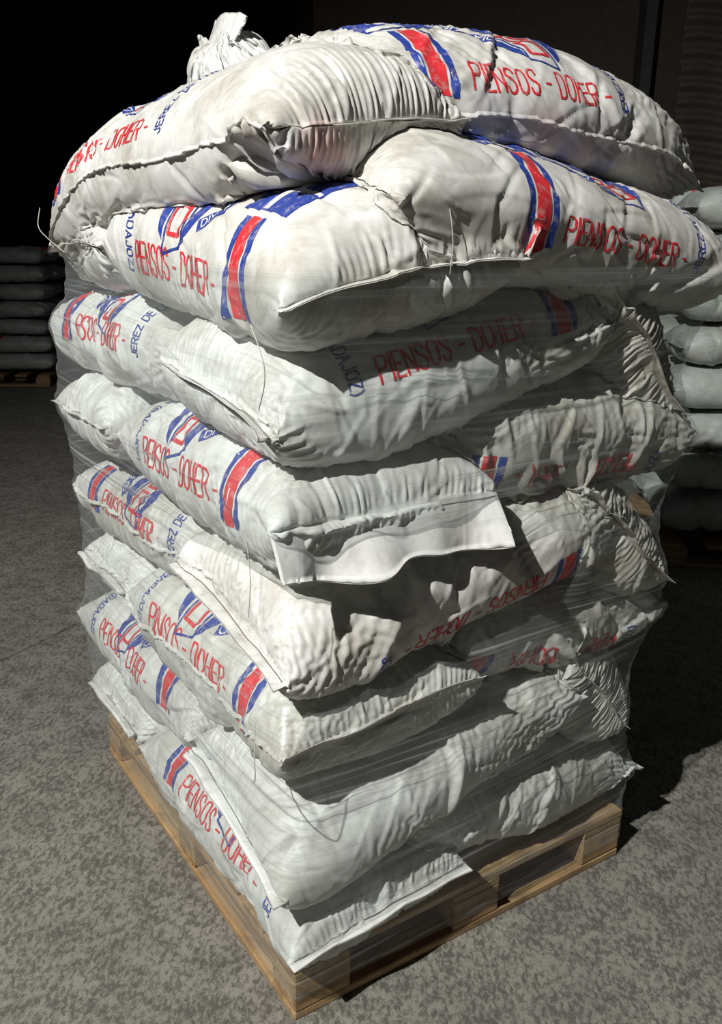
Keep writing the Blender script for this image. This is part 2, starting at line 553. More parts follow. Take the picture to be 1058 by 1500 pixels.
def make_prints(Lf, Wf):
    """Panel drawing: X from the striped end, Y across, lower edge towards the reader."""
    hw = Wf / 2
    D = {}
    th = 0.056
    for q, ss in enumerate((text_strokes('PIENSOS - DOHER -', 0.315, -hw + 0.050, 0.375, th, 0),
                            text_strokes('PIENSOS - DOHER -', 0.69, hw - 0.050, 0.375, th, 2))):
        d = Decal()
        for s in ss:
            d.ribbon(s, 0.0052, 0, 0.0011)
        D['printed_lettering%d' % q] = (d, [INK_R], 'red block lettering on the white weave')
    for sg in (-1, 1):
        d = Decal()
        y0, y1 = sg * (hw - 0.03), sg * 0.115
        for x0, x1, mi in ((0.205, 0.220, 1), (0.225, 0.261, 0), (0.266, 0.281, 1)):
            d.band([(x0, y0), (x0, y1)], [(x1, y0), (x1, y1)], mi, 0.0010)
        D['printed_stripe%d' % (sg + 1)] = (d, [INK_R, INK_B], 'red stripe between two blue stripes')
    d = Decal()
    # square emblem with a white cross between the stripes
    d.band([(0.17, -0.10), (0.17, 0.10)], [(0.32, -0.10), (0.32, 0.10)], 1, 0.0010)
    for a, b in (((0.245, -0.085), (0.245, 0.085)), ((0.185, 0.03), (0.305, 0.03)), ((0.19, -0.085), (0.245, -0.085))):
        d.ribbon([a, b], 0.022, 2, 0.0016)
    # shield: two blue crescents round a pointed white label with red boxes
    t = np.linspace(0, 1, 25)
    cx = 0.525
    for sg in (-1, 1):
        y = -0.20 + 0.40 * t
        outer = cx + sg * (0.040 + 0.062 * np.sin(np.pi * t) ** 0.6)
        inner = cx + sg * (0.040 + 0.018 * np.sin(np.pi * t))
        d.band(np.stack([inner, y], 1), np.stack([outer, y], 1), 1, 0.0010)
    for sg in (-1, 1):
        d.ribbon([(cx - 0.038, 0), (cx - 0.038, sg * 0.205), (cx + 0.030, sg * 0.225), (cx + 0.038, 0)], 0.005, 1, 0.0015)
        for ya, yb in ((0.125, 0.185), (0.045, 0.105)):
            d.ribbon([(cx - 0.022, sg * ya), (cx - 0.022, sg * yb), (cx + 0.022, sg * yb), (cx + 0.022, sg * ya), (cx - 0.022, sg * ya)], 0.009, 0, 0.0012)
    # curved blue band with pale letters
    for sg in (-1, 1):
        ang = np.linspace(-0.15, 1.0, 24)
        r0, r1 = 0.15, 0.178
        ox, oy = cx, sg * 0.02
        pts0 = np.stack([ox - r0 * np.cos(ang), oy + sg * r0 * np.sin(ang)], 1)
        pts1 = np.stack([ox - r1 * np.cos(ang), oy + sg * r1 * np.sin(ang)], 1)
        d.band(pts0, pts1, 1, 0.0010)
        word = 'DIA PUESTO'
        for st in text_strokes(word, 0, 0, 1.0, 0.017, 0):
            a = -0.08 + st[:, 0] * 1.0
            if sg > 0:
                a = 0.92 - st[:, 0] * 1.0
            rr = (0.156 + st[:, 1]) if sg > 0 else (0.173 - st[:, 1])
            if sg < 0:
                a = 0.92 - st[:, 0]
                rr = 0.156 + st[:, 1]
            d.ribbon(np.stack([ox - rr * np.cos(a), oy + sg * rr * np.sin(a)], 1), 0.0028, 2, 0.0016)
    D['printed_emblem'] = (d, [INK_R, INK_B, INK_W], 'blue and red shield emblem and blue square with a white cross')
    d = Decal()
    for s in text_strokes('JEREZ DE LOS CABALLEROS (BADAJOZ)', 0.755, -hw + 0.045, 2 * hw - 0.09, 0.025, 1):
        d.ribbon(s, 0.0036, 0, 0.0011)
    D['printed_town_name'] = (d, [INK_B], 'small blue lettering running across the sack')
    return D


def print_on(P, NF2, Lf, Wf, flip, stripe_end, parent, pshift=0.0, xshift=0.0):
    """P: final fine grid (body + hems)."""
    nj, ni, _ = P.shape
    Nn = normals(P)
    c = P.mean((0, 1))
    if ((P - c) * Nn).sum(2).mean() < 0:
        Nn = -Nn
    for name, (d, mats, lab) in make_prints(Lf, Wf).items():
        q = np.vstack(d.v)
        X, Y = q[:, 0] + xshift, q[:, 1]
        if stripe_end > 0:
            X, Y = Lf - X, -Y
        J = NF2 + np.clip(X / Lf, 0, 1) * (nj - 1 - 2 * NF2)
        I = (0.75 if flip else 0.25) * ni - (Y + pshift) / Wf * ni / 2
        j0 = np.clip(J.astype(int), 0, nj - 2)
        i0 = np.floor(I).astype(int)
        fj, fi = (J - j0)[:, None], (I - i0)[:, None]
        i1 = (i0 + 1) % ni
        i0 = i0 % ni

        def bil(G):
            return (G[j0, i0] * (1 - fj) * (1 - fi) + G[j0 + 1, i0] * fj * (1 - fi)
                    + G[j0, i1] * (1 - fj) * fi + G[j0 + 1, i1] * fj * fi)
        n = bil(Nn)
        n /= np.linalg.norm(n, axis=1)[:, None] + 1e-9
        v = bil(P) + n * np.array(d.lift)[:, None]
        F = np.vstack(d.f)
        name = name.rstrip('012')
        o = link(name, mesh_np(name, v, F, mats, d.m), parent)
        o['label'] = lab


# ---------------------------------------------------------------- sacks resting on one another
from mathutils.bvhtree import BVHTree


class Placed:
    def __init__(self):
        self.items = []

    def add(self, P):
        nj, ni, _ = P.shape
        F = grid_faces(nj, ni, 0, nj - 1)[:, ::1]
        V = P.reshape(-1, 3)
        lo, hi = V.min(0), V.max(0)
        n = normals(P)
        flipn = ((P - P.mean((0, 1))) * n).sum(2).mean() < 0
        f = F
        t = BVHTree.FromPolygons(V.tolist(), f.tolist())
        # face winding: sign so that the reported normal points outward
        a, b_, c_ = V[F[len(F) // 2, 0]], V[F[len(F) // 2, 1]], V[F[len(F) // 2, 2]]
        q = F[::97]
        fn = np.cross(V[q[:, 1]] - V[q[:, 0]], V[q[:, 2]] - V[q[:, 0]])
        sg = 1.0 if ((V[q[:, 0]] - V.mean(0)) * fn).sum() > 0 else -1.0
        self.items.append((t, lo, hi, sg))

    def push(self, P, gap=0.0012, deep=0.16):
        D = np.zeros_like(P)
        flat = P.reshape(-1, 3)
        out = D.reshape(-1, 3)
        plo, phi = flat.min(0), flat.max(0)
        for t, lo, hi, sg in self.items:
            if (plo > hi).any() or (phi < lo).any():
                continue
            cur = flat + out
            idx = np.nonzero(((cur > lo - gap) & (cur < hi + gap)).all(1))[0]
            fn = t.find_nearest
            for k in idx.tolist():
                p = Vector(cur[k])
                loc, nr, _i, d = fn(p, deep)
                if loc is None:
                    continue
                s_ = (p - loc).dot(nr) * sg
                if s_ < gap:
                    q = loc + nr * (sg * gap) - p
                    out[k] += (q.x, q.y, q.z)
        return D


def place_target(b):
    L, Wd, H = b['size']
    NI, NB, NF = b['res']
    P, ds = target_shape(L, Wd, H, NI, NB, NF, b['ends'], b.get('crease', 0.5))
    x, y, z = P[..., 0], P[..., 1], P[..., 2]
    sx = x / (L / 2)
    sy = y / (Wd / 2)
    # corner pulls
    off = np.zeros_like(P)
    for (ca, cb), dv in b.get('corners', {}).items():
        w = np.clip((1 + ca * sx) / 2, 0, 1.1) ** 1.6 * np.clip((1 + cb * sy) / 2, 0, 1.1) ** 1.6
        off += w[..., None] * np.array(dv)
    # droop of each end
    da, db = b.get('droop', (0.0, 0.0))
    off[..., 2] -= da * np.clip(-sx, 0, 1.2) ** 2.2 + db * np.clip(sx, 0, 1.2) ** 2.2
    # slump: bulge sideways at the bottom
    off[..., 2] += b.get('hump', 0.0) * (1 - np.clip(sx ** 2, 0, 1)) * (1 - np.clip(sy ** 2, 0, 1))
    # end leans (top end pulled over etc.)
    for sg, key in ((-1, 'lean0'), (1, 'lean1')):
        if key in b:
            off[..., 0] += sg * b[key] * (z / (H / 2)) * np.clip(sg * sx, 0, 1) ** 2
    g = np.random.default_rng(b['seed'] + 50)
    lump = smooth_noise(x.shape, 60, 60, g) * 0.007 + smooth_noise(x.shape, 26, 26, g) * 0.003
    P = P + off
    nn = normals(P)
    # sharp folds: tent-shaped ridges and valleys of random direction
    nj_, ni_ = x.shape
    per = np.linalg.norm(np.roll(P[nj_ // 2], -1, 0) - P[nj_ // 2], axis=1).sum()
    aw = (np.arange(ni_) / ni_ * per)[None, :] * np.ones((nj_, 1))
    kcr = b.get('folds', 46)
    for _ in range(kcr):
        cx = g.uniform(-0.5, 0.5) * L
        cw = g.uniform(0, per)
        if abs(cx) > 0.3 * L and g.random() < 0.75:
            an = g.normal(0, 0.5)
        else:
            an = math.pi / 2 + g.normal(0, 0.55)
        hl = g.uniform(0.05, 0.17)
        w1, w2 = g.uniform(0.012, 0.035), g.uniform(0.025, 0.085)
        am = g.uniform(0.003, 0.012) * (1 if g.random() < 0.6 else -0.8)
        if g.random() < 0.16:
            am, w1, w2, hl = am * 1.9, w1 * 1.2, w2 * 1.5, hl * 1.2
        dx = x - cx
        dw = (aw - cw + per / 2) % per - per / 2
        t = dx * math.cos(an) + dw * math.sin(an)
        d = -dx * math.sin(an) + dw * math.cos(an)
        prof = np.maximum(0, 1 - np.where(d > 0, d / w1, -d / w2))
        lump = lump + am * prof * np.clip(1 - (t / hl) ** 2, 0, 1)
    P = P + nn * lump[..., None]
    M = (Matrix.Rotation(b['yaw'], 3, 'Z') @ Matrix.Rotation(-b.get('pitch', 0), 3, 'Y') @ Matrix.Rotation(b.get('roll', 0), 3, 'X'))
    M = np.array(M)
    c = W(*b['c'])
    Q = P @ M.T + c
    return Q, ds


# axis 'v': long side on the right-hand face, first end near the camera corner; 'u': long side on the left-hand face
def sack(name, axis, c, label, size=(0.80, 0.44, 0.245), turn=0, stripe=-1, flip=False, mat='clean', ends=None,
         res=(144, 108, 4), pr=True, group=None, **kw):
    yaw = (AV if axis == 'v' else AV + math.pi / 2) + R(turn)
    e = ends or ({}, {})
    b = dict(name=name, yaw=yaw, c=c, label=label, size=size, stripe=stripe, flip=flip, mat=mat, ends=e, res=res,
             pr=pr, group=group, seed=kw.pop('seed', 1))
    for k in ('pitch', 'roll'):
        if k in kw:
            kw[k] = R(kw[k])
    b.update(kw)
    return b


GR = 'feed sacks stacked on the wrapped pallet'
SK = []


def add(*a, **k):
    k.setdefault('seed', 100 + len(SK) * 7)
    SK.append(sack(*a, **k))


LOW = (72, 50, 2)
FD = dict(w=1.0, flap=0.028)
# ---- layer 1 (on the pallet)
add('sack', 'v', (1.02, 0.37, 0.262), 'clean white sack end with tangled threads, lowest layer at the far left', pr=False, ends=(dict(w=0.86, flap=0.02), FD), seed=3)
add('sack', 'u', (0.375, 0.20, 0.252), 'lowest white sack at the near corner, red lettering beside the pallet edge', pshift=0.03, stripe=1,
    ends=(dict(w=1.0, flap=0.022), FD), size=(0.80, 0.46, 0.235), corners={(-1, 1): (-0.02, 0.0, -0.045), (-1, -1): (0, 0, -0.02)})
add('sack', 'v', (0.225, 0.66, 0.288), 'wrinkled unprinted white sack above the bare right pallet boards', pr=False, stripe=1, pitch=-7, size=(0.78, 0.46, 0.25),
    ends=(dict(w=0.8, flap=0.03), FD), flip=True)
add('sack', 'u', (0.80, 0.80, 0.255), 'lowest white sack at the hidden far corner', res=LOW, pr=False)
# ---- layer 2
add('sack', 'u', (0.87, 0.195, 0.46), 'white sack with faint red lettering under the wrap, second layer from the pallet, left side', pshift=0.05, stripe=-1, size=(0.82, 0.44, 0.24))
add('sack', 'v', (0.20, 0.37, 0.505), 'large clean white sack drooping over the near corner above the lowest sack', pr=False, stripe=1, flip=True,
    size=(0.82, 0.47, 0.26), ends=(dict(w=0.95, flap=0.022), dict(w=0.9, flap=0.02)),
    corners={(-1, -1): (-0.01, -0.01, -0.13), (-1, 1): (0, 0, -0.04), (1, -1): (0, 0, 0.02)}, pitch=3, seed=77)
add('sack', 'u', (0.40, 0.87, 0.52), 'bulging grey sack end at the far right, second layer from the pallet', size=(0.78, 0.36, 0.30), mat='cream', pr=False,
    roll=48, ends=(dict(w=0.85, flap=0.02), FD))
add('sack', 'v', (0.95, 0.70, 0.475), 'white sack of the second layer at the hidden far corner', res=LOW, pr=False)
# ---- layer 3
add('sack', 'v', (1.02, 0.37, 0.69), 'white sack end at the far left, third layer from the pallet', pr=False, ends=(dict(w=0.86, flap=0.02), FD), size=(0.80, 0.44, 0.235), seed=8)
add('sack', 'u', (0.375, 0.195, 0.70), 'white sack with spaced red lettering and a bright stripe, third layer from the pallet', side_seam=0, pshift=0.05, stripe=-1,
    ends=(dict(w=1.0, flap=0.03, fdir=(0.5, 0.7)), FD), size=(0.82, 0.48, 0.25), mat='cream', corners={(-1, 1): (0, 0, -0.04), (-1, -1): (0, 0, 0.0)})
add('sack', 'v', (0.235, 0.68, 0.742), 'soiled sack with a torn ear and upside-down red lettering, third layer, right side', stripe=-1, flip=True, mat='cream',
    pitch=-4, size=(0.78, 0.46, 0.25), ends=(dict(w=0.72, flap=0.045), FD), folds=70)
add('sack', 'u', (0.82, 0.80, 0.70), 'white sack of the third layer at the hidden far corner', res=LOW, pr=False)
# ---- layer 4
add('sack', 'u', (0.83, 0.195, 0.885), 'white sack with a crumpled gathered end, fourth layer from the pallet, left side', side_seam=0, pshift=0.06, stripe=1, size=(0.84, 0.44, 0.24), mat='cream',
    ends=(dict(w=0.6, flap=0.02, p=3), FD))
add('sack', 'v', (0.205, 0.40, 0.945), 'big dirty sack jutting out unwrapped over the near corner below the loose flap', stripe=1, flip=True, mat='cream',
    size=(0.88, 0.50, 0.27), ends=(dict(w=0.98, flap=0.022), dict(w=0.9, flap=0.02)), corners={(-1, -1): (0.0, 0, -0.10), (-1, 1): (0, 0, -0.02), (1, -1): (0, 0, 0.02)},
    pitch=3, wrap=False, seed=41, folds=60)
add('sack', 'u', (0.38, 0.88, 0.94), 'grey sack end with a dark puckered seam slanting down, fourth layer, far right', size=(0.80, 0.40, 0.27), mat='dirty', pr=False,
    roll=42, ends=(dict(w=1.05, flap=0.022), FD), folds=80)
add('sack', 'v', (0.95, 0.70, 0.91), 'white sack of the fourth layer at the hidden far corner', res=LOW, pr=False)
# ---- layer 5
add('sack', 'v', (1.05, 0.35, 1.13), 'bright white folded sack end at the far left, fifth layer from the pallet', pr=False, ends=(dict(w=0.95, flap=0.02), FD), size=(0.80, 0.44, 0.25), seed=21)
add('sack', 'u', (0.375, 0.195, 1.12), 'white sack with a long loose flap hanging from its near end, fifth layer', pshift=0.07, stripe=-1,
    ends=(dict(w=1.06, flap=0.10, fdir=(0.45, -0.88), wave=0.22), FD), size=(0.82, 0.46, 0.25), seed=12)
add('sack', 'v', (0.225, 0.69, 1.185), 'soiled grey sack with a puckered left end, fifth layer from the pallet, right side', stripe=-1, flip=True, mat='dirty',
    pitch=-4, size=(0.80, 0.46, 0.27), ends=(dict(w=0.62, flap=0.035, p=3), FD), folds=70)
add('sack', 'u', (0.82, 0.80, 1.14), 'white sack of the fifth layer at the hidden far corner', res=LOW, pr=False)
# ---- layer 6
add('sack', 'u', (0.90, 0.19, 1.335), 'white sack with a stripe at its far end, sixth layer from the pallet, left side', pshift=0.055, stripe=1, size=(0.88, 0.44, 0.25))
add('sack', 'v', (0.21, 0.37, 1.375), 'white sack with large readable red lettering, sixth layer from the pallet, right side', pshift=-0.01, stripe=1,
    size=(0.84, 0.47, 0.265), ends=(dict(w=1.0, flap=0.025, fdir=(0.8, 0.5)), dict(w=0.9, flap=0.02)),
    corners={(-1, -1): (0, 0, -0.08), (-1, 1): (0, 0, 0.0), (1, -1): (0, 0, 0.02)}, pitch=4, seed=99, folds=36)
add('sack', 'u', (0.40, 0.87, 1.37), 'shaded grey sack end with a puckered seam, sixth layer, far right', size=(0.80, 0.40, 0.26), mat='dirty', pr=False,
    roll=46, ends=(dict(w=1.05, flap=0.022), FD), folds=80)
add('sack', 'v', (0.95, 0.70, 1.36), 'white sack of the sixth layer at the hidden far corner', res=LOW, pr=False)
# ---- layer 7
add('sack', 'v', (0.98, 0.35, 1.56), 'crumpled white sack end just below the topmost left sack', pr=False, ends=(dict(w=0.85, flap=0.02), FD), size=(0.78, 0.42, 0.25), seed=17)
add('sack', 'u', (0.35, 0.205, 1.585), 'cream white sack with a blue square emblem and a frayed near corner, seventh layer', pshift=0.085, stripe=-1, mat='cream',
    ends=(dict(w=1.0, flap=0.022), FD), size=(0.82, 0.50, 0.275), corners={(-1, 1): (0.02, 0, -0.08), (-1, -1): (0, 0.02, -0.045)}, seed=5, roll=-5, folds=34)
add('sack', 'v', (0.205, 0.655, 1.635), 'white sack with a round folded left end and blue shield emblem, seventh layer', pshift=-0.06, stripe=-1, mat='cream',
    pitch=-8, size=(0.96, 0.48, 0.25), ends=(dict(w=0.92, flap=0.012, p=4, fdir=(0.2, -0.98)), FD), seed=31, roll=12, folds=40, xshift=0.13, corners={(-1, -1): (0, -0.05, 0.01)})
add('sack', 'u', (0.80, 0.80, 1.58), 'white sack of the seventh layer at the hidden far corner', res=LOW, pr=False)
# ---- top
add('sack', 'u', (0.58, 0.17, 1.775), 'topmost left sack with a long side seam and square near end', stripe=1, mat='stain_pink',
    ends=(dict(w=0.98, flap=0.022, fdir=(0.6, 0.2)), dict(w=0.7, flap=0.03, p=3)), size=(1.04, 0.43, 0.265), crease=1.6, droop=(0.0, 0.13), seed=61, turn=4, roll=-6, corners={(1, 1): (0.11, 0.05, -0.09)}, side_seam=0)
add('sack', 'v', (0.36, 0.72, 1.865), 'topmost right sack with big red lettering and a drooping right end', stripe=-1, mat='stain_violet',
    ends=(dict(w=0.75, flap=0.03, p=3), dict(w=0.8, flap=0.03, p=3)), size=(1.02, 0.52, 0.27), crease=1.6, droop=(0.02, 0.10), seed=62, roll=12, side_seam=1)
add('sack', 'v', (0.99, 0.50, 1.785), 'sack behind the topmost left one with only its twisted white neck showing', stripe=1, turn=180, size=(0.60, 0.40, 0.22), pr=False,
    res=(96, 70, 6), ends=(dict(w=0.8), dict(w=0.34, flap=0.075, p=1.9, fspread=0.15, fdir=(0.55, 0.8))), pitch=58, seed=4)


def grid_faces(nj, ni, j0, j1):
    j, i = np.meshgrid(np.arange(j0, j1), np.arange(ni), indexing='ij')
    i2 = (i + 1) % ni
    return np.stack([j * ni + i, j * ni + i2, (j + 1) * ni + i2, (j + 1) * ni + i], -1).reshape(-1, 4)


def build_sack(b, Q, ds, iters=70):
    NI, NB, NF = b['res']
    low = NI < 90
    ex = b.get('ex', (0.060, 0.035))
    P = simulate(Q, ds, NF, b['seed'], 26 if low else iters, ex, 1.0)
    P = P.astype(np.float64)
    P += relax(placed.push(P, 0.002, 0.05), 1)
    P[..., 2] = np.maximum(P[..., 2], DECK)
    if not low:
        P = upsample(P)
        NF2 = NF * 2
        g = np.random.default_rng(b['seed'] + 9)
        nj, ni, _ = P.shape
        per = np.linalg.norm(np.roll(P[nj // 2], -1, 0) - P[nj // 2], axis=1).sum()
        sj = ds / 2
        si = per / ni
        L_ = nj * sj
        h = np.zeros((nj, ni))
        for _ in range(b.get('crumple', 380)):
            cj, ci = g.integers(0, nj), g.integers(0, ni)
            hl = g.uniform(0.03, 0.13)
            w1, w2 = g.uniform(0.004, 0.010), g.uniform(0.010, 0.036)
            am = g.uniform(0.0012, 0.0052) * (1 if g.random() < 0.55 else -0.8)
            edge = abs(cj / nj - 0.5) > 0.36
            an = g.normal(0, 0.6) if edge and g.random() < 0.7 else math.pi / 2 + g.normal(0, 0.8)
            rj_, ri_ = int(hl / sj) + 2, int(hl / si) + 2
            ja, jb = max(0, cj - rj_), min(nj, cj + rj_)
            ii = np.arange(ci - ri_, ci + ri_)
            if len(ii) > ni:
                ii = np.arange(ni)
            dx = ((np.arange(ja, jb) - cj) * sj)[:, None]
            dw = ((ii - ci) * si)[None, :]
            t = dx * math.cos(an) + dw * math.sin(an)
            d = -dx * math.sin(an) + dw * math.cos(an)
            d = d + 0.15 * t * t / hl
            prof = np.maximum(0, 1 - np.where(d > 0, d / w1, -d / w2)) * np.clip(1 - (t / hl) ** 2, 0, 1)
            h[ja:jb, ii % ni] += am * prof
        fade = np.ones(nj)
        fade[:NF2 + 1] = 0.25
        fade[-NF2 - 1:] = 0.25
        P += normals(P) * (h * fade[:, None])[..., None]
    else:
        NF2 = NF
    P += placed.push(P, 0.0025, 0.04)
    P[..., 2] = np.maximum(P[..., 2], 0.1446)
    nj, ni, _ = P.shape
    c = W(*b['c'])
    Pl = P - c
    M = SACK_MATS[b['mat']]
    # body mesh
    V = Pl.reshape(-1, 3)
    body = V[NF2 * ni:(nj - NF2) * ni]
    F = grid_faces(nj - 2 * NF2, ni, 0, nj - 2 * NF2 - 1)
    me = mesh_np('sack', body, F, [M])
    o = link('sack', me)
    o.location = c
    tag(o, b['label'], 'sack', b['group'])
    hems = []
    for s0, s1, rim in ((0, NF2 + 1, 0), (nj - NF2 - 1, nj, NF2)):
        n = s1 - s0
        hv = V[s0 * ni:s1 * ni]
        hf = grid_faces(n, ni, 0, n - 1)
        # close the rim between the two sheets
        i = np.arange(1, ni // 2 - 1)
        r = rim * ni
        cap = np.stack([r + i, r + i + 1, r + (ni - i - 1) % ni, r + (ni - i) % ni], -1)
        h = link('hem', mesh_np('hem', hv, np.vstack([hf, cap]), [M]), o)
        hems.append(h)
        if b.get('stitch', True) and not low:
            row = Pl[NF2 - 1 if s0 == 0 else nj - NF2]
            k = np.arange(2, ni // 2 - 2)
            up = normals(P)[NF2 - 1 if s0 == 0 else nj - NF2]
            tube('stitching', row[k] + np.array([0, 0, 0.002]), 0.0011, STITCH, o, 4)
    if b.get('side_seam') is not None and not low:
        k0 = 0 if b['side_seam'] == 0 else ni // 2
        nn = normals(P)
        c_ = P.mean((0, 1))
        if ((P - c_) * nn).sum(2).mean() < 0:
            nn = -nn
        js = np.arange(NF2, nj - NF2)
        ks = (k0 + np.round(2.2 * np.sin(js / 17.0)).astype(int)) % ni
        # a folded lip of cloth standing along the side
        base = Pl[js, ks]
        n_ = nn[js, ks]
        g2 = np.random.default_rng(b['seed'] + 3)
        hgt = 0.0055 + 0.0025 * np.sin(js / 5.0) + 0.001 * g2.standard_normal(len(js))
        tip = base + n_ * hgt[:, None] + np.array([0, 0, -0.0035])
        rows_ = np.stack([base + np.array([0, 0, 0.004]) - n_ * 0.001, tip + np.array([0, 0, 0.001]), tip - np.array([0, 0, 0.0015]), base - np.array([0, 0, 0.006]) - n_ * 0.001], 1)
        link('side_seam', mesh_np('side_seam', rows_.reshape(-1, 3), np.array([[a * 4 + q, a * 4 + q + 1, a * 4 + q + 5, a * 4 + q + 4] for a in range(len(js) - 1) for q in range(3)]), [M]), o)
    if b['pr']:
        Lf = ds * (NB - 1)
        print_on(Pl, NF2, Lf, 0.5 * np.linalg.norm(np.roll(Pl[nj // 2], -1, 0) - Pl[nj // 2], axis=1).sum(), b['flip'], b['stripe'], o, b.get('pshift', 0.0), b.get('xshift', 0.0))
    return o, P


# ------------------------------------------------------------------ big structure: floor and wall
def floor_material():
    m, nt, b = mat('concrete')
    tc = N(nt, 'ShaderNodeTexCoord')
    P = tc.outputs['Object']
    mp = N(nt, 'ShaderNodeMapping')
    mp.inputs['Rotation'].default_value = (0, 0, R(-62))
    mp.inputs['Scale'].default_value = (1.0, 0.62, 1.0)
    nt.links.new(P, mp.inputs[0])
    n1 = N(nt, 'ShaderNodeTexNoise', i_Scale=78.0, i_Detail=6.0, i_Roughness=0.72, i_Distortion=0.35)
    nt.links.new(mp.outputs[0], n1.inputs['Vector'])
    n2 = N(nt, 'ShaderNodeTexNoise', i_Scale=3.2, i_Detail=5.0)
    nt.links.new(P, n2.inputs['Vector'])
    n3 = N(nt, 'ShaderNodeTexNoise', i_Scale=240.0, i_Detail=3.0, i_Roughness=0.7)
    nt.links.new(P, n3.inputs['Vector'])
    n4 = N(nt, 'ShaderNodeTexNoise', i_Scale=15.0, i_Detail=4.0, i_Distortion=0.5)
    nt.links.new(P, n4.inputs['Vector'])
    base = mixc(nt, ramp(nt, n2.outputs[0], [(0.35, (0, 0, 0)), (0.65, (1, 1, 1))]), (0.245, 0.232, 0.200, 1), (0.315, 0.300, 0.260, 1))
    ad = N(nt, 'ShaderNodeMath', operation='MULTIPLY_ADD')
    nt.links.new(n4.outputs[0], ad.inputs[0])
    ad.inputs[1].default_value = 0.35
    nt.links.new(n1.outputs[0], ad.inputs[2])
    spots = ramp(nt, ad.outputs[0], [(0.62, (0, 0, 0)), (0.69, (0.38, 0.38, 0.38)), (0.77, (0.85, 0.85, 0.85))])
    c = mixc(nt, spots, base, (0.078, 0.073, 0.062, 1))
    c = mixc(nt, ramp(nt, n3.outputs[0], [(0.36, (0.5, 0.5, 0.5)), (0.5, (0, 0, 0))]), c, (0.12, 0.11, 0.095, 1))
    c = mixc(nt, ramp(nt, n3.outputs[0], [(0.62, (0, 0, 0)), (0.72, (0.5, 0.5, 0.5))]), c, (0.42, 0.40, 0.36, 1))
    nt.links.new(c, b.inputs['Base Color'])
    b.inputs['Roughness'].default_value = 0.85
    ad2 = N(nt, 'ShaderNodeMath', operation='MULTIPLY_ADD')
    nt.links.new(spots, ad2.inputs[0])
    ad2.inputs[1].default_value = -0.6
    nt.links.new(n3.outputs[0], ad2.inputs[2])
    bp = N(nt, 'ShaderNodeBump', i_Strength=0.55, i_Distance=0.004)
    nt.links.new(ad2.outputs[0], bp.inputs['Height'])
    nt.links.new(bp.outputs[0], b.inputs['Normal'])
    return m


CONC = floor_material()
# the floor: two cast slabs with an expansion joint between them
j0 = np.array([-1.38, 3.08])
jd = np.array([0.22, 0.41])
jd /= np.linalg.norm(jd)
jn = np.array([jd[1], -jd[0]])
prof = [(-14, 0), (-0.008, 0), (-0.004, -0.012), (0.004, -0.012), (0.008, 0), (16, 0)]
verts, faces = [], []
for k in range(2):
    for a, z in prof:
        p = j0 + jn * a + jd * (-14 if k == 0 else 22)
        verts.append((p[0], p[1], z))
npf = len(prof)
for q in range(npf - 1):
    faces.append((q, npf + q, npf + q + 1, q + 1))
fl = link('floor', mesh_np('floor', verts, faces, [CONC], smooth=False))
tag(fl, 'rough speckled grey concrete floor with a straight joint', None, None, 'structure')

WALLM = plain('wall_paint', (0.10, 0.075, 0.06), 0.9)
STEEL = plain('dark_steel', (0.06, 0.06, 0.06), 0.6)


def box_mesh(name, lo, hi, material, parent=None, bevel=0.004, jitter=0.0):
    import bmesh
    bm = bmesh.new()
    bmesh.ops.create_cube(bm, size=1)
    lo, hi = np.array(lo, float), np.array(hi, float)
    for v in bm.verts:
        p = (np.array(v.co) + 0.5) * (hi - lo) + lo
        v.co = p
    if bevel:
        bmesh.ops.bevel(bm, geom=list(bm.edges), offset=bevel, segments=1, affect='EDGES')
    me = bpy.data.meshes.new(name)
    bm.to_mesh(me)
    bm.free()
    me.materials.append(material)
    return link(name, me, parent)


# dark shed wall far behind
w = box_mesh('wall_back', (-0.6, 10.6, 0), (12.0, 10.8, 11), WALLM, None, 0)
tag(w, 'dark brown shed wall far behind the stack', None, None, 'structure')
NIGHT = plain('painted_darkness', (0.012, 0.014, 0.015), 0.95)  # near-black colour stands in for the darkness of the open yard
w2 = box_mesh('dark_backdrop', (-24, 19.8, 0), (-0.6, 20.0, 11), NIGHT, None, 0)  # added backdrop, hides the world colour in the dark opening
tag(w2, 'added black backdrop standing in for the darkness of the open yard', None, None, 'structure')
w3 = box_mesh('dark_backdrop_return', (-0.8, 10.6, 0), (-0.6, 19.8, 11), NIGHT, None, 0)  # added panel closing the gap to the backdrop, darkness put into its colour
tag(w3, 'added black return joining the dark backdrop to the shed wall', None, None, 'structure')
bmw = box_mesh('trim_1', (-0.6, 10.35, 4.18), (12.0, 10.6, 4.34), STEEL, None, 0.01)
tag(bmw, 'faint horizontal steel beam along the dark wall', None, None, 'structure')
cw = box_mesh('trim_2', (2.86, 10.3, 0), (2.98, 10.6, 8), STEEL, None, 0.01)
tag(cw, 'faint dark steel column on the wall', None, None, 'structure')
# ribbed sheeting hanging at the right
nv = 80
x = np.linspace(3.25, 4.0, 30)
z = np.linspace(2.0, 4.6, 160)
X, Z = np.meshgrid(x, z)
Y = 10.25 + 0.035 * np.sin(Z * 40 + 1.2 * np.sin(X * 5)) + 0.02 * np.sin(X * 9)
sh = link('ribbed_sheet', mesh_np('ribbed_sheet', np.stack([X, Y, Z], -1).reshape(-1, 3),
          np.stack([(jj * 30 + ii) for jj, ii in [(np.arange(159)[:, None], np.arange(29)[None]), (np.arange(159)[:, None], np.arange(1, 30)[None]), (np.arange(1, 160)[:, None], np.arange(1, 30)[None]), (np.arange(1, 160)[:, None], np.arange(29)[None])]], -1).reshape(-1, 4),
          [plain('sheet_brown', (0.13, 0.10, 0.08), 0.7)]))
sh.modifiers.new('thick', 'SOLIDIFY').thickness = 0.006
tag(sh, 'dim ribbed brown sheeting against the dark wall at upper right', 'sheeting')


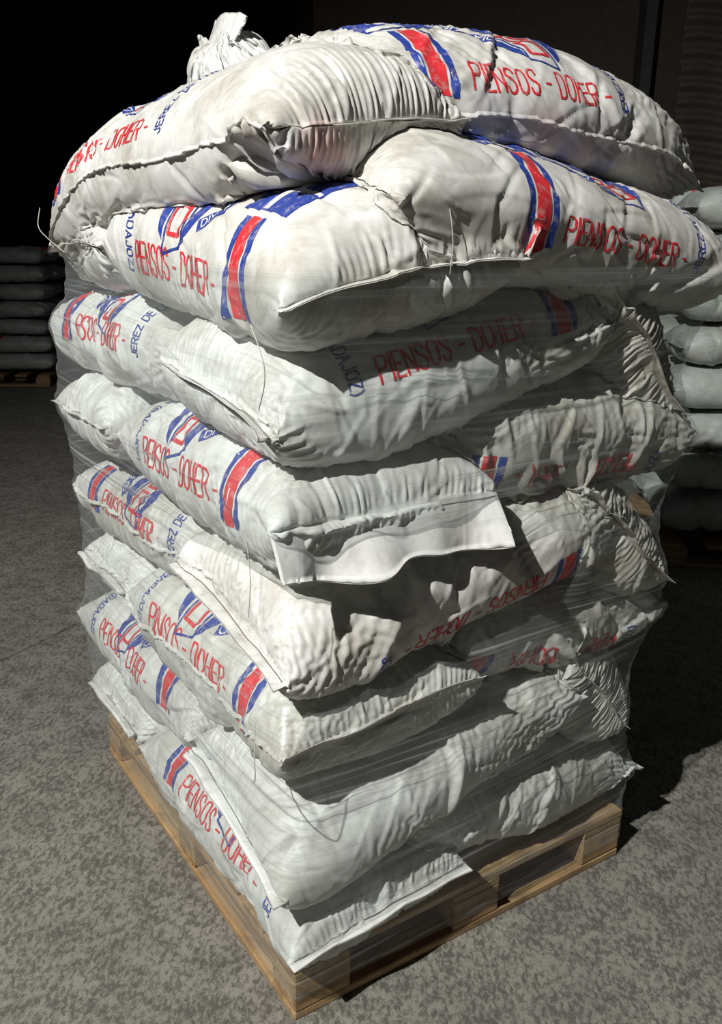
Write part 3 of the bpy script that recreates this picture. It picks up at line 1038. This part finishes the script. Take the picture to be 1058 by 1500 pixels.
# ------------------------------------------------------------------ the pallet
def wood_material():
    m, nt, b = mat('pallet_wood')
    tc = N(nt, 'ShaderNodeTexCoord')
    oi = N(nt, 'ShaderNodeObjectInfo')
    mp = N(nt, 'ShaderNodeMapping')
    mp.inputs['Scale'].default_value = (2.2, 26.0, 26.0)
    nt.links.new(tc.outputs['Object'], mp.inputs[0])
    vm = N(nt, 'ShaderNodeVectorMath', operation='ADD')
    nt.links.new(mp.outputs[0], vm.inputs[0])
    rr = N(nt, 'ShaderNodeVectorMath', operation='SCALE')
    rr.inputs[0].default_value = (7, 13, 5)
    nt.links.new(oi.outputs['Random'], rr.inputs['Scale'])
    nt.links.new(rr.outputs[0], vm.inputs[1])
    n = N(nt, 'ShaderNodeTexNoise', i_Scale=1.0, i_Detail=6.0, i_Roughness=0.6, i_Distortion=0.7)
    nt.links.new(vm.outputs[0], n.inputs['Vector'])
    n2 = N(nt, 'ShaderNodeTexNoise', i_Scale=9.0, i_Detail=5.0, i_Roughness=0.7)
    nt.links.new(tc.outputs['Object'], n2.inputs['Vector'])
    c = ramp(nt, n.outputs[0], [(0.3, (0.24, 0.135, 0.060)), (0.5, (0.42, 0.27, 0.13)), (0.7, (0.52, 0.36, 0.19))])
    c = mixc(nt, ramp(nt, n2.outputs[0], [(0.5, (0, 0, 0)), (0.72, (0.7, 0.7, 0.7))]), c, (0.13, 0.09, 0.055, 1))
    nt.links.new(c, b.inputs['Base Color'])
    b.inputs['Roughness'].default_value = 0.7
    bp = N(nt, 'ShaderNodeBump', i_Strength=0.35, i_Distance=0.003)
    nt.links.new(n.outputs[0], bp.inputs['Height'])
    nt.links.new(bp.outputs[0], b.inputs['Normal'])
    return m


WOOD = wood_material()
PU, PV = 1.20, 1.00
pal = bpy.data.objects.new('pallet', None)
col.objects.link(pal)
pal.location = W(0, 0, 0)
pal.rotation_euler = (0, 0, AV)    # local x = v, local y = u
tag(pal, 'worn wooden pallet under the wrapped stack of sacks', 'pallet')


def board(name, lo, hi, along):
    """A board with its own local x along the grain."""
    lo, hi = np.array(lo, float), np.array(hi, float)
    c = (lo + hi) / 2
    s = (hi - lo) / 2
    if along == 'y':
        s2 = np.array([s[1], s[0], s[2]])
    else:
        s2 = s
    o = box_mesh(name, -s2, s2, WOOD, pal, 0.003)
    o.location = c + np.array([0, 0, rnd.uniform(-0.0006, 0.0006)])
    o.rotation_euler = (0, 0, R(90) if along == 'y' else R(rnd.uniform(-0.15, 0.15)))
    return o


# bottom boards, nine blocks, three stringers across them, deck boards along the right-hand side
for y in (0.0, 0.55, 1.10):
    board('bottom_board', (0, y, 0.0), (PV, y + 0.10, 0.022), 'x')
for x in (0.0, PV - 0.10):
    board('bottom_board', (x, 0.101, 0.0), (x + 0.10, 0.549, 0.022), 'y')
    board('bottom_board', (x, 0.651, 0.0), (x + 0.10, 1.099, 0.022), 'y')
for x in (0.0, 0.43, PV - 0.14):
    for y in (0.0, 0.53, PU - 0.10):
        board('block', (x, y, 0.0225), (x + 0.14, y + 0.10, 0.1000), 'x')
for x in (0.0, 0.43, PV - 0.14):
    board('stringer', (x, 0, 0.1005), (x + 0.14, PU, 0.1220), 'y')
for k in range(9):
    y = k * (PU - 0.10) / 8
    e0, e1 = rnd.uniform(-0.006, 0.004), rnd.uniform(-0.004, 0.006)
    board('deck_board', (e0, y, 0.1225), (PV + e1, y + 0.10, 0.1435), 'x')

# ------------------------------------------------------------------ stack the sacks
placed = Placed()
sack_objs, sack_pts = [], []


def relax(D, n):
    for _ in range(n):
        s_ = D.copy()
        s_[1:-1] = (D[2:] + D[:-2] + 2 * D[1:-1]) / 4
        s_ = (np.roll(s_, 1, 1) + np.roll(s_, -1, 1) + 2 * s_) / 4
        m = np.linalg.norm(D, axis=2, keepdims=True)
        D = np.where(np.linalg.norm(s_, axis=2, keepdims=True) > m, s_, 0.6 * D + 0.4 * s_)
    return D


DECK = 0.1450
for b in SK:
    Q, ds = place_target(b)
    for n in (8, 4, 2):
        D = placed.push(Q)
        Q += relax(D, n)
        Q[..., 2] = np.maximum(Q[..., 2], DECK)
    o, P = build_sack(b, Q, ds)
    placed.add(P)
    sack_objs.append(o)
    sack_pts.append(P)
print('sacks', round(time.time() - T0, 1))

# ------------------------------------------------------------------ stretch film round the stack
cu, cv = 0.60, 0.50
NT, ZS = 420, np.arange(0.055, 1.545, 0.012)
pts = []
for b, P in zip(SK, sack_pts):
    if b.get('wrap', True) and b['c'][2] < 1.7:
        nf = b['res'][2] * (2 if b['res'][0] > 90 else 1)
        q = P[nf:-nf].reshape(-1, 3)[::3] - A0
        pts.append(np.stack([q @ Ud - cu, q @ Vd - cv, q[:, 2]], 1))
for z in np.arange(0.03, 0.145, 0.01):
    pts.append(np.array([[u - cu, v - cv, z] for u in (0, PU) for v in (0, PV)]))
pts = np.vstack(pts)
phi = np.linspace(0, 2 * np.pi, 180, endpoint=False)
nph = np.stack([np.cos(phi), np.sin(phi)])
th = np.linspace(0, 2 * np.pi, NT, endpoint=False)
cosd = np.cos(th[:, None] - phi[None])
rad = []
for z in ZS:
    m = np.abs(pts[:, 2] - z) < 0.012
    h = (pts[m][:, :2] @ nph).max(0) if m.sum() > 3 else np.zeros(180)
    rr = np.where(cosd > 0.05, h[None] / np.maximum(cosd, 0.05), 9).min(1)
    rad.append(rr)
rad = np.array(rad)
# taut across the hollows between layers
for k in (2, 4, 7, 5, 3, 2, 1, 1):
    r2 = rad.copy()
    r2[k:-k] = np.maximum(rad[k:-k], 0.5 * (rad[2 * k:] + rad[:-2 * k]) - 0.004)
    rad = r2
gf = np.random.default_rng(5)
rad = rad + 0.004
rad += 0.0016 * np.abs(smooth_noise((len(ZS), NT), 2.2, 40, gf))
rad = rad + 0.0008 * smooth_noise((len(ZS), NT), 4, 9, gf)
U_ = cu + rad * np.cos(th)
V_ = cv + rad * np.sin(th)
FP = A0 + U_[..., None] * Ud + V_[..., None] * Vd + ZS[:, None, None] * Zd
fm, nt, bs = mat('stretch_film')
nt.nodes.remove(bs)
out = nt.nodes['Material Output']
uv = N(nt, 'ShaderNodeUVMap')
tot = None
fibres = []
for ang, sc_, lo_, hi_, amp in ((6, 70, 0.56, 0.70, 0.48), (-9, 95, 0.58, 0.70, 0.46), (17, 60, 0.60, 0.72, 0.42), (2, 14, 0.5, 0.8, 0.16), (-24, 80, 0.62, 0.72, 0.42)):
    mp = N(nt, 'ShaderNodeMapping')
    mp.inputs['Rotation'].default_value = (0, 0, R(ang))
    mp.inputs['Scale'].default_value = (0.9, sc_, 1)
    mp.inputs['Location'].default_value = (ang * 0.3, ang * 1.3, 0)
    nt.links.new(uv.outputs[0], mp.inputs[0])
    n = N(nt, 'ShaderNodeTexNoise', i_Scale=1.0, i_Detail=3.0, i_Roughness=0.55, i_Distortion=0.15)
    nt.links.new(mp.outputs[0], n.inputs['Vector'])
    fibres.append((n.outputs[0], ramp(nt, n.outputs[0], [(lo_, (0, 0, 0)), (hi_, (amp, amp, amp))])))
f = fibres[0][1]
for _, q in fibres[1:]:
    a = N(nt, 'ShaderNodeMath', operation='ADD')
    nt.links.new(f, a.inputs[0])
    nt.links.new(q, a.inputs[1])
    f = a.outputs[0]
pm = N(nt, 'ShaderNodeTexNoise', i_Scale=1.0, i_Detail=2.0)
pmm = N(nt, 'ShaderNodeMapping')
pmm.inputs['Scale'].default_value = (2.2, 9.0, 1)
pmm.inputs['Rotation'].default_value = (0, 0, R(5))
nt.links.new(uv.outputs[0], pmm.inputs[0])
nt.links.new(pmm.outputs[0], pm.inputs['Vector'])
patch = ramp(nt, pm.outputs[0], [(0.38, (0.12, 0.12, 0.12)), (0.66, (1, 1, 1))])
pmul = N(nt, 'ShaderNodeMath', operation='MULTIPLY')
nt.links.new(f, pmul.inputs[0])
nt.links.new(patch, pmul.inputs[1])
f = pmul.outputs[0]
lw = N(nt, 'ShaderNodeLayerWeight')
lw.inputs['Blend'].default_value = 0.25
fa = N(nt, 'ShaderNodeMath', operation='MULTIPLY_ADD')
nt.links.new(lw.outputs['Facing'], fa.inputs[0])
fa.inputs[1].default_value = 0.22
fa.inputs[2].default_value = 0.045
sm = N(nt, 'ShaderNodeMath', operation='ADD')
sm.use_clamp = True
nt.links.new(fa.outputs[0], sm.inputs[0])
nt.links.new(f, sm.inputs[1])
bpn = N(nt, 'ShaderNodeBump', i_Strength=0.5, i_Distance=0.002)
nt.links.new(sm.outputs[0], bpn.inputs['Height'])
dif = N(nt, 'ShaderNodeBsdfDiffuse')
dif.inputs[0].default_value = (0.66, 0.70, 0.70, 1)
glo = N(nt, 'ShaderNodeBsdfGlossy')
glo.inputs['Roughness'].default_value = 0.16
glo.inputs[0].default_value = (0.85, 0.88, 0.9, 1)
nt.links.new(bpn.outputs[0], glo.inputs['Normal'])
body = N(nt, 'ShaderNodeMixShader')
body.inputs[0].default_value = 0.35
nt.links.new(dif.outputs[0], body.inputs[1])
nt.links.new(glo.outputs[0], body.inputs[2])
tr = N(nt, 'ShaderNodeBsdfTransparent')
tr.inputs[0].default_value = (0.955, 0.975, 0.965, 1)
mx = N(nt, 'ShaderNodeMixShader')
nt.links.new(sm.outputs[0], mx.inputs[0])
nt.links.new(tr.outputs[0], mx.inputs[1])
nt.links.new(body.outputs[0], mx.inputs[2])
nt.links.new(mx.outputs[0], out.inputs[0])
nz = len(ZS)
film_me = mesh_np('stretch_wrap', FP.reshape(-1, 3), grid_faces(nz, NT, 0, nz - 1), [fm])
uvl = film_me.uv_layers.new(name='UVMap')
li = np.empty(len(film_me.loops), np.int32)
film_me.loops.foreach_get('vertex_index', li)
jj, ii = li // NT, li % NT
uu = ii / NT
li4 = uu.reshape(-1, 4)
li4[(li4.max(1) > 0.9)[:, None] & (li4 < 0.1)] += 1.0
uvs = np.stack([li4.ravel() * 4.2, ZS[jj]], 1).astype(np.float32)
uvl.data.foreach_set('uv', uvs.ravel())
film = link('stretch_wrap', film_me)
tag(film, 'clear streaky stretch film wound around the whole pallet stack', 'plastic wrap')

# ------------------------------------------------------------------ loose sewing threads, each belonging to its sack
def thread(k, pts, r=0.0011):
    q = spline([W(*p) for p in pts], 10)
    o = sack_objs[k]
    tube('sewing_thread', q - np.array(o.location), r, THREAD, o, 5)


thread(28, [(1.13, -0.09, 1.645), (1.12, -0.10, 1.60), (1.09, -0.085, 1.57), (0.975, -0.08, 1.541)])
thread(25, [(-0.12, -0.13, 1.47), (-0.155, -0.13, 1.425), (-0.15, -0.125, 1.39), (-0.12, -0.12, 1.345)], 0.0009)
thread(17, [(-0.09, -0.13, 1.13), (-0.10, -0.13, 1.068), (-0.09, -0.13, 1.0)], 0.0009)
thread(9, [(-0.085, -0.12, 0.80), (-0.10, -0.13, 0.74), (-0.10, -0.13, 0.70), (-0.06, -0.12, 0.675), (-0.01, -0.12, 0.69), (0.02, -0.11, 0.70)])
thread(26, [(-0.07, 0.262, 1.66), (-0.08, 0.268, 1.59), (-0.075, 0.269, 1.535)], 0.0009)

# ------------------------------------------------------------------ other wrapped stacks further back
protos = []
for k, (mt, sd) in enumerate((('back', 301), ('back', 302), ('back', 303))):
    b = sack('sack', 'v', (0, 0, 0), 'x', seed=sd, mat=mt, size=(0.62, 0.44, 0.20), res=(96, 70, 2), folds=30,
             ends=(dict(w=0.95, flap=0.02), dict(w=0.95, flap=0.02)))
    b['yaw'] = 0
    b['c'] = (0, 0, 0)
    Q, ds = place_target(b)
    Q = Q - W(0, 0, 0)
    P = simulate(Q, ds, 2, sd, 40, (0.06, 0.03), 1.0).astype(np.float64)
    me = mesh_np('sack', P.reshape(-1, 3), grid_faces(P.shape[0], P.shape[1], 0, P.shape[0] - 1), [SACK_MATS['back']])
    d = Decal()
    d.band([(0.12, -0.20), (0.12, 0.20)], [(0.16, -0.20), (0.16, 0.20)], 0, 0.002, 0.012)
    q = np.vstack(d.v)
    J = 2 + q[:, 0] / 0.62 * (P.shape[0] - 5)
    I = 0.25 * 96 - q[:, 1] / 0.6 * 48
    Nn = normals(P)
    if ((P - P.mean((0, 1))) * Nn).sum(2).mean() < 0:
        Nn = -Nn
    v = P[J.round().astype(int), I.round().astype(int) % 96] + Nn[J.round().astype(int), I.round().astype(int) % 96] * 0.003
    sm_ = mesh_np('printed_stripe', v, np.vstack(d.f), [INK_R])
    protos.append((me, sm_))
WORD = ['on top', 'second from the top', 'third from the top', 'fourth from the top', 'fifth from the top', 'sixth from the top', 'seventh from the top', 'lowest']


def far_stack(x0, y0, layers, pitch, cols, rot, where, grp, seed, skew=0.0, dep=1):
    g = random.Random(seed)
    for L_ in range(layers):
        for c_ in range(cols):
            for dd in range(dep):
                me, sm_ = protos[g.randrange(3)]
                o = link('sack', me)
                lz = 0.15 + pitch * (layers - 1 - L_) + pitch * 0.5
                ang = rot + (math.pi if g.random() < 0.5 else 0) + g.uniform(-0.04, 0.04)
                dx = (c_ - (cols - 1) / 2) * 0.71 + g.uniform(-0.012, 0.012)
                dy = dd * 0.50 + g.uniform(-0.012, 0.012)
                o.location = (x0 + dx * math.cos(rot) - dy * math.sin(rot), y0 + dx * math.sin(rot) + dy * math.cos(rot), lz)
                o.rotation_euler = (0, g.uniform(-0.02, 0.02), ang)
                o.scale = (1, 1, pitch / 0.222)
                if g.random() < 0.22:
                    st = link('printed_stripe', sm_, o)
                    st['label'] = 'faint red stripe'
                side = ('left' if c_ == 0 else 'right' if c_ == cols - 1 else 'middle') if cols > 1 else 'near'
                tag(o, 'dim sack %s in %s, %s%s' % (WORD[min(L_, 7)], where, 'rear ' if dd else 'front ', side), 'sack', grp)
    # its pallet
    p = bpy.data.objects.new('pallet', None)
    col.objects.link(p)
    p.location = (x0, y0 + 0.2, 0)
    p.rotation_euler = (0, 0, rot)
    tag(p, 'dark wooden pallet under ' + where, 'pallet')
    hw, hd = cols * 0.32, 0.45
    for y in (-hd, -0.05, hd - 0.10):
        for x in (-hw, -0.07, hw - 0.14):
            box_mesh('block', (x, y, 0.0225), (x + 0.14, y + 0.10, 0.10), WOOD, p)
        box_mesh('bottom_board', (-hw, y, 0), (hw, y + 0.10, 0.022), WOOD, p)
    for k in range(6):
        x = -hw + k * (2 * hw - 0.12) / 5
        box_mesh('deck_board', (x, -hd, 0.1005), (x + 0.12, hd, 0.122), WOOD, p)


far_stack(-3.95, 9.45, 7, 0.178, 2, R(4), 'the dark stack at the left edge', 'sacks of the distant left stack', 11, dep=2)
far_stack(2.20, 4.42, 8, 0.212, 2, R(-6), 'the grey stack at the right edge', 'sacks of the nearer right stack', 12, dep=2)
print('script', round(time.time() - T0, 1))
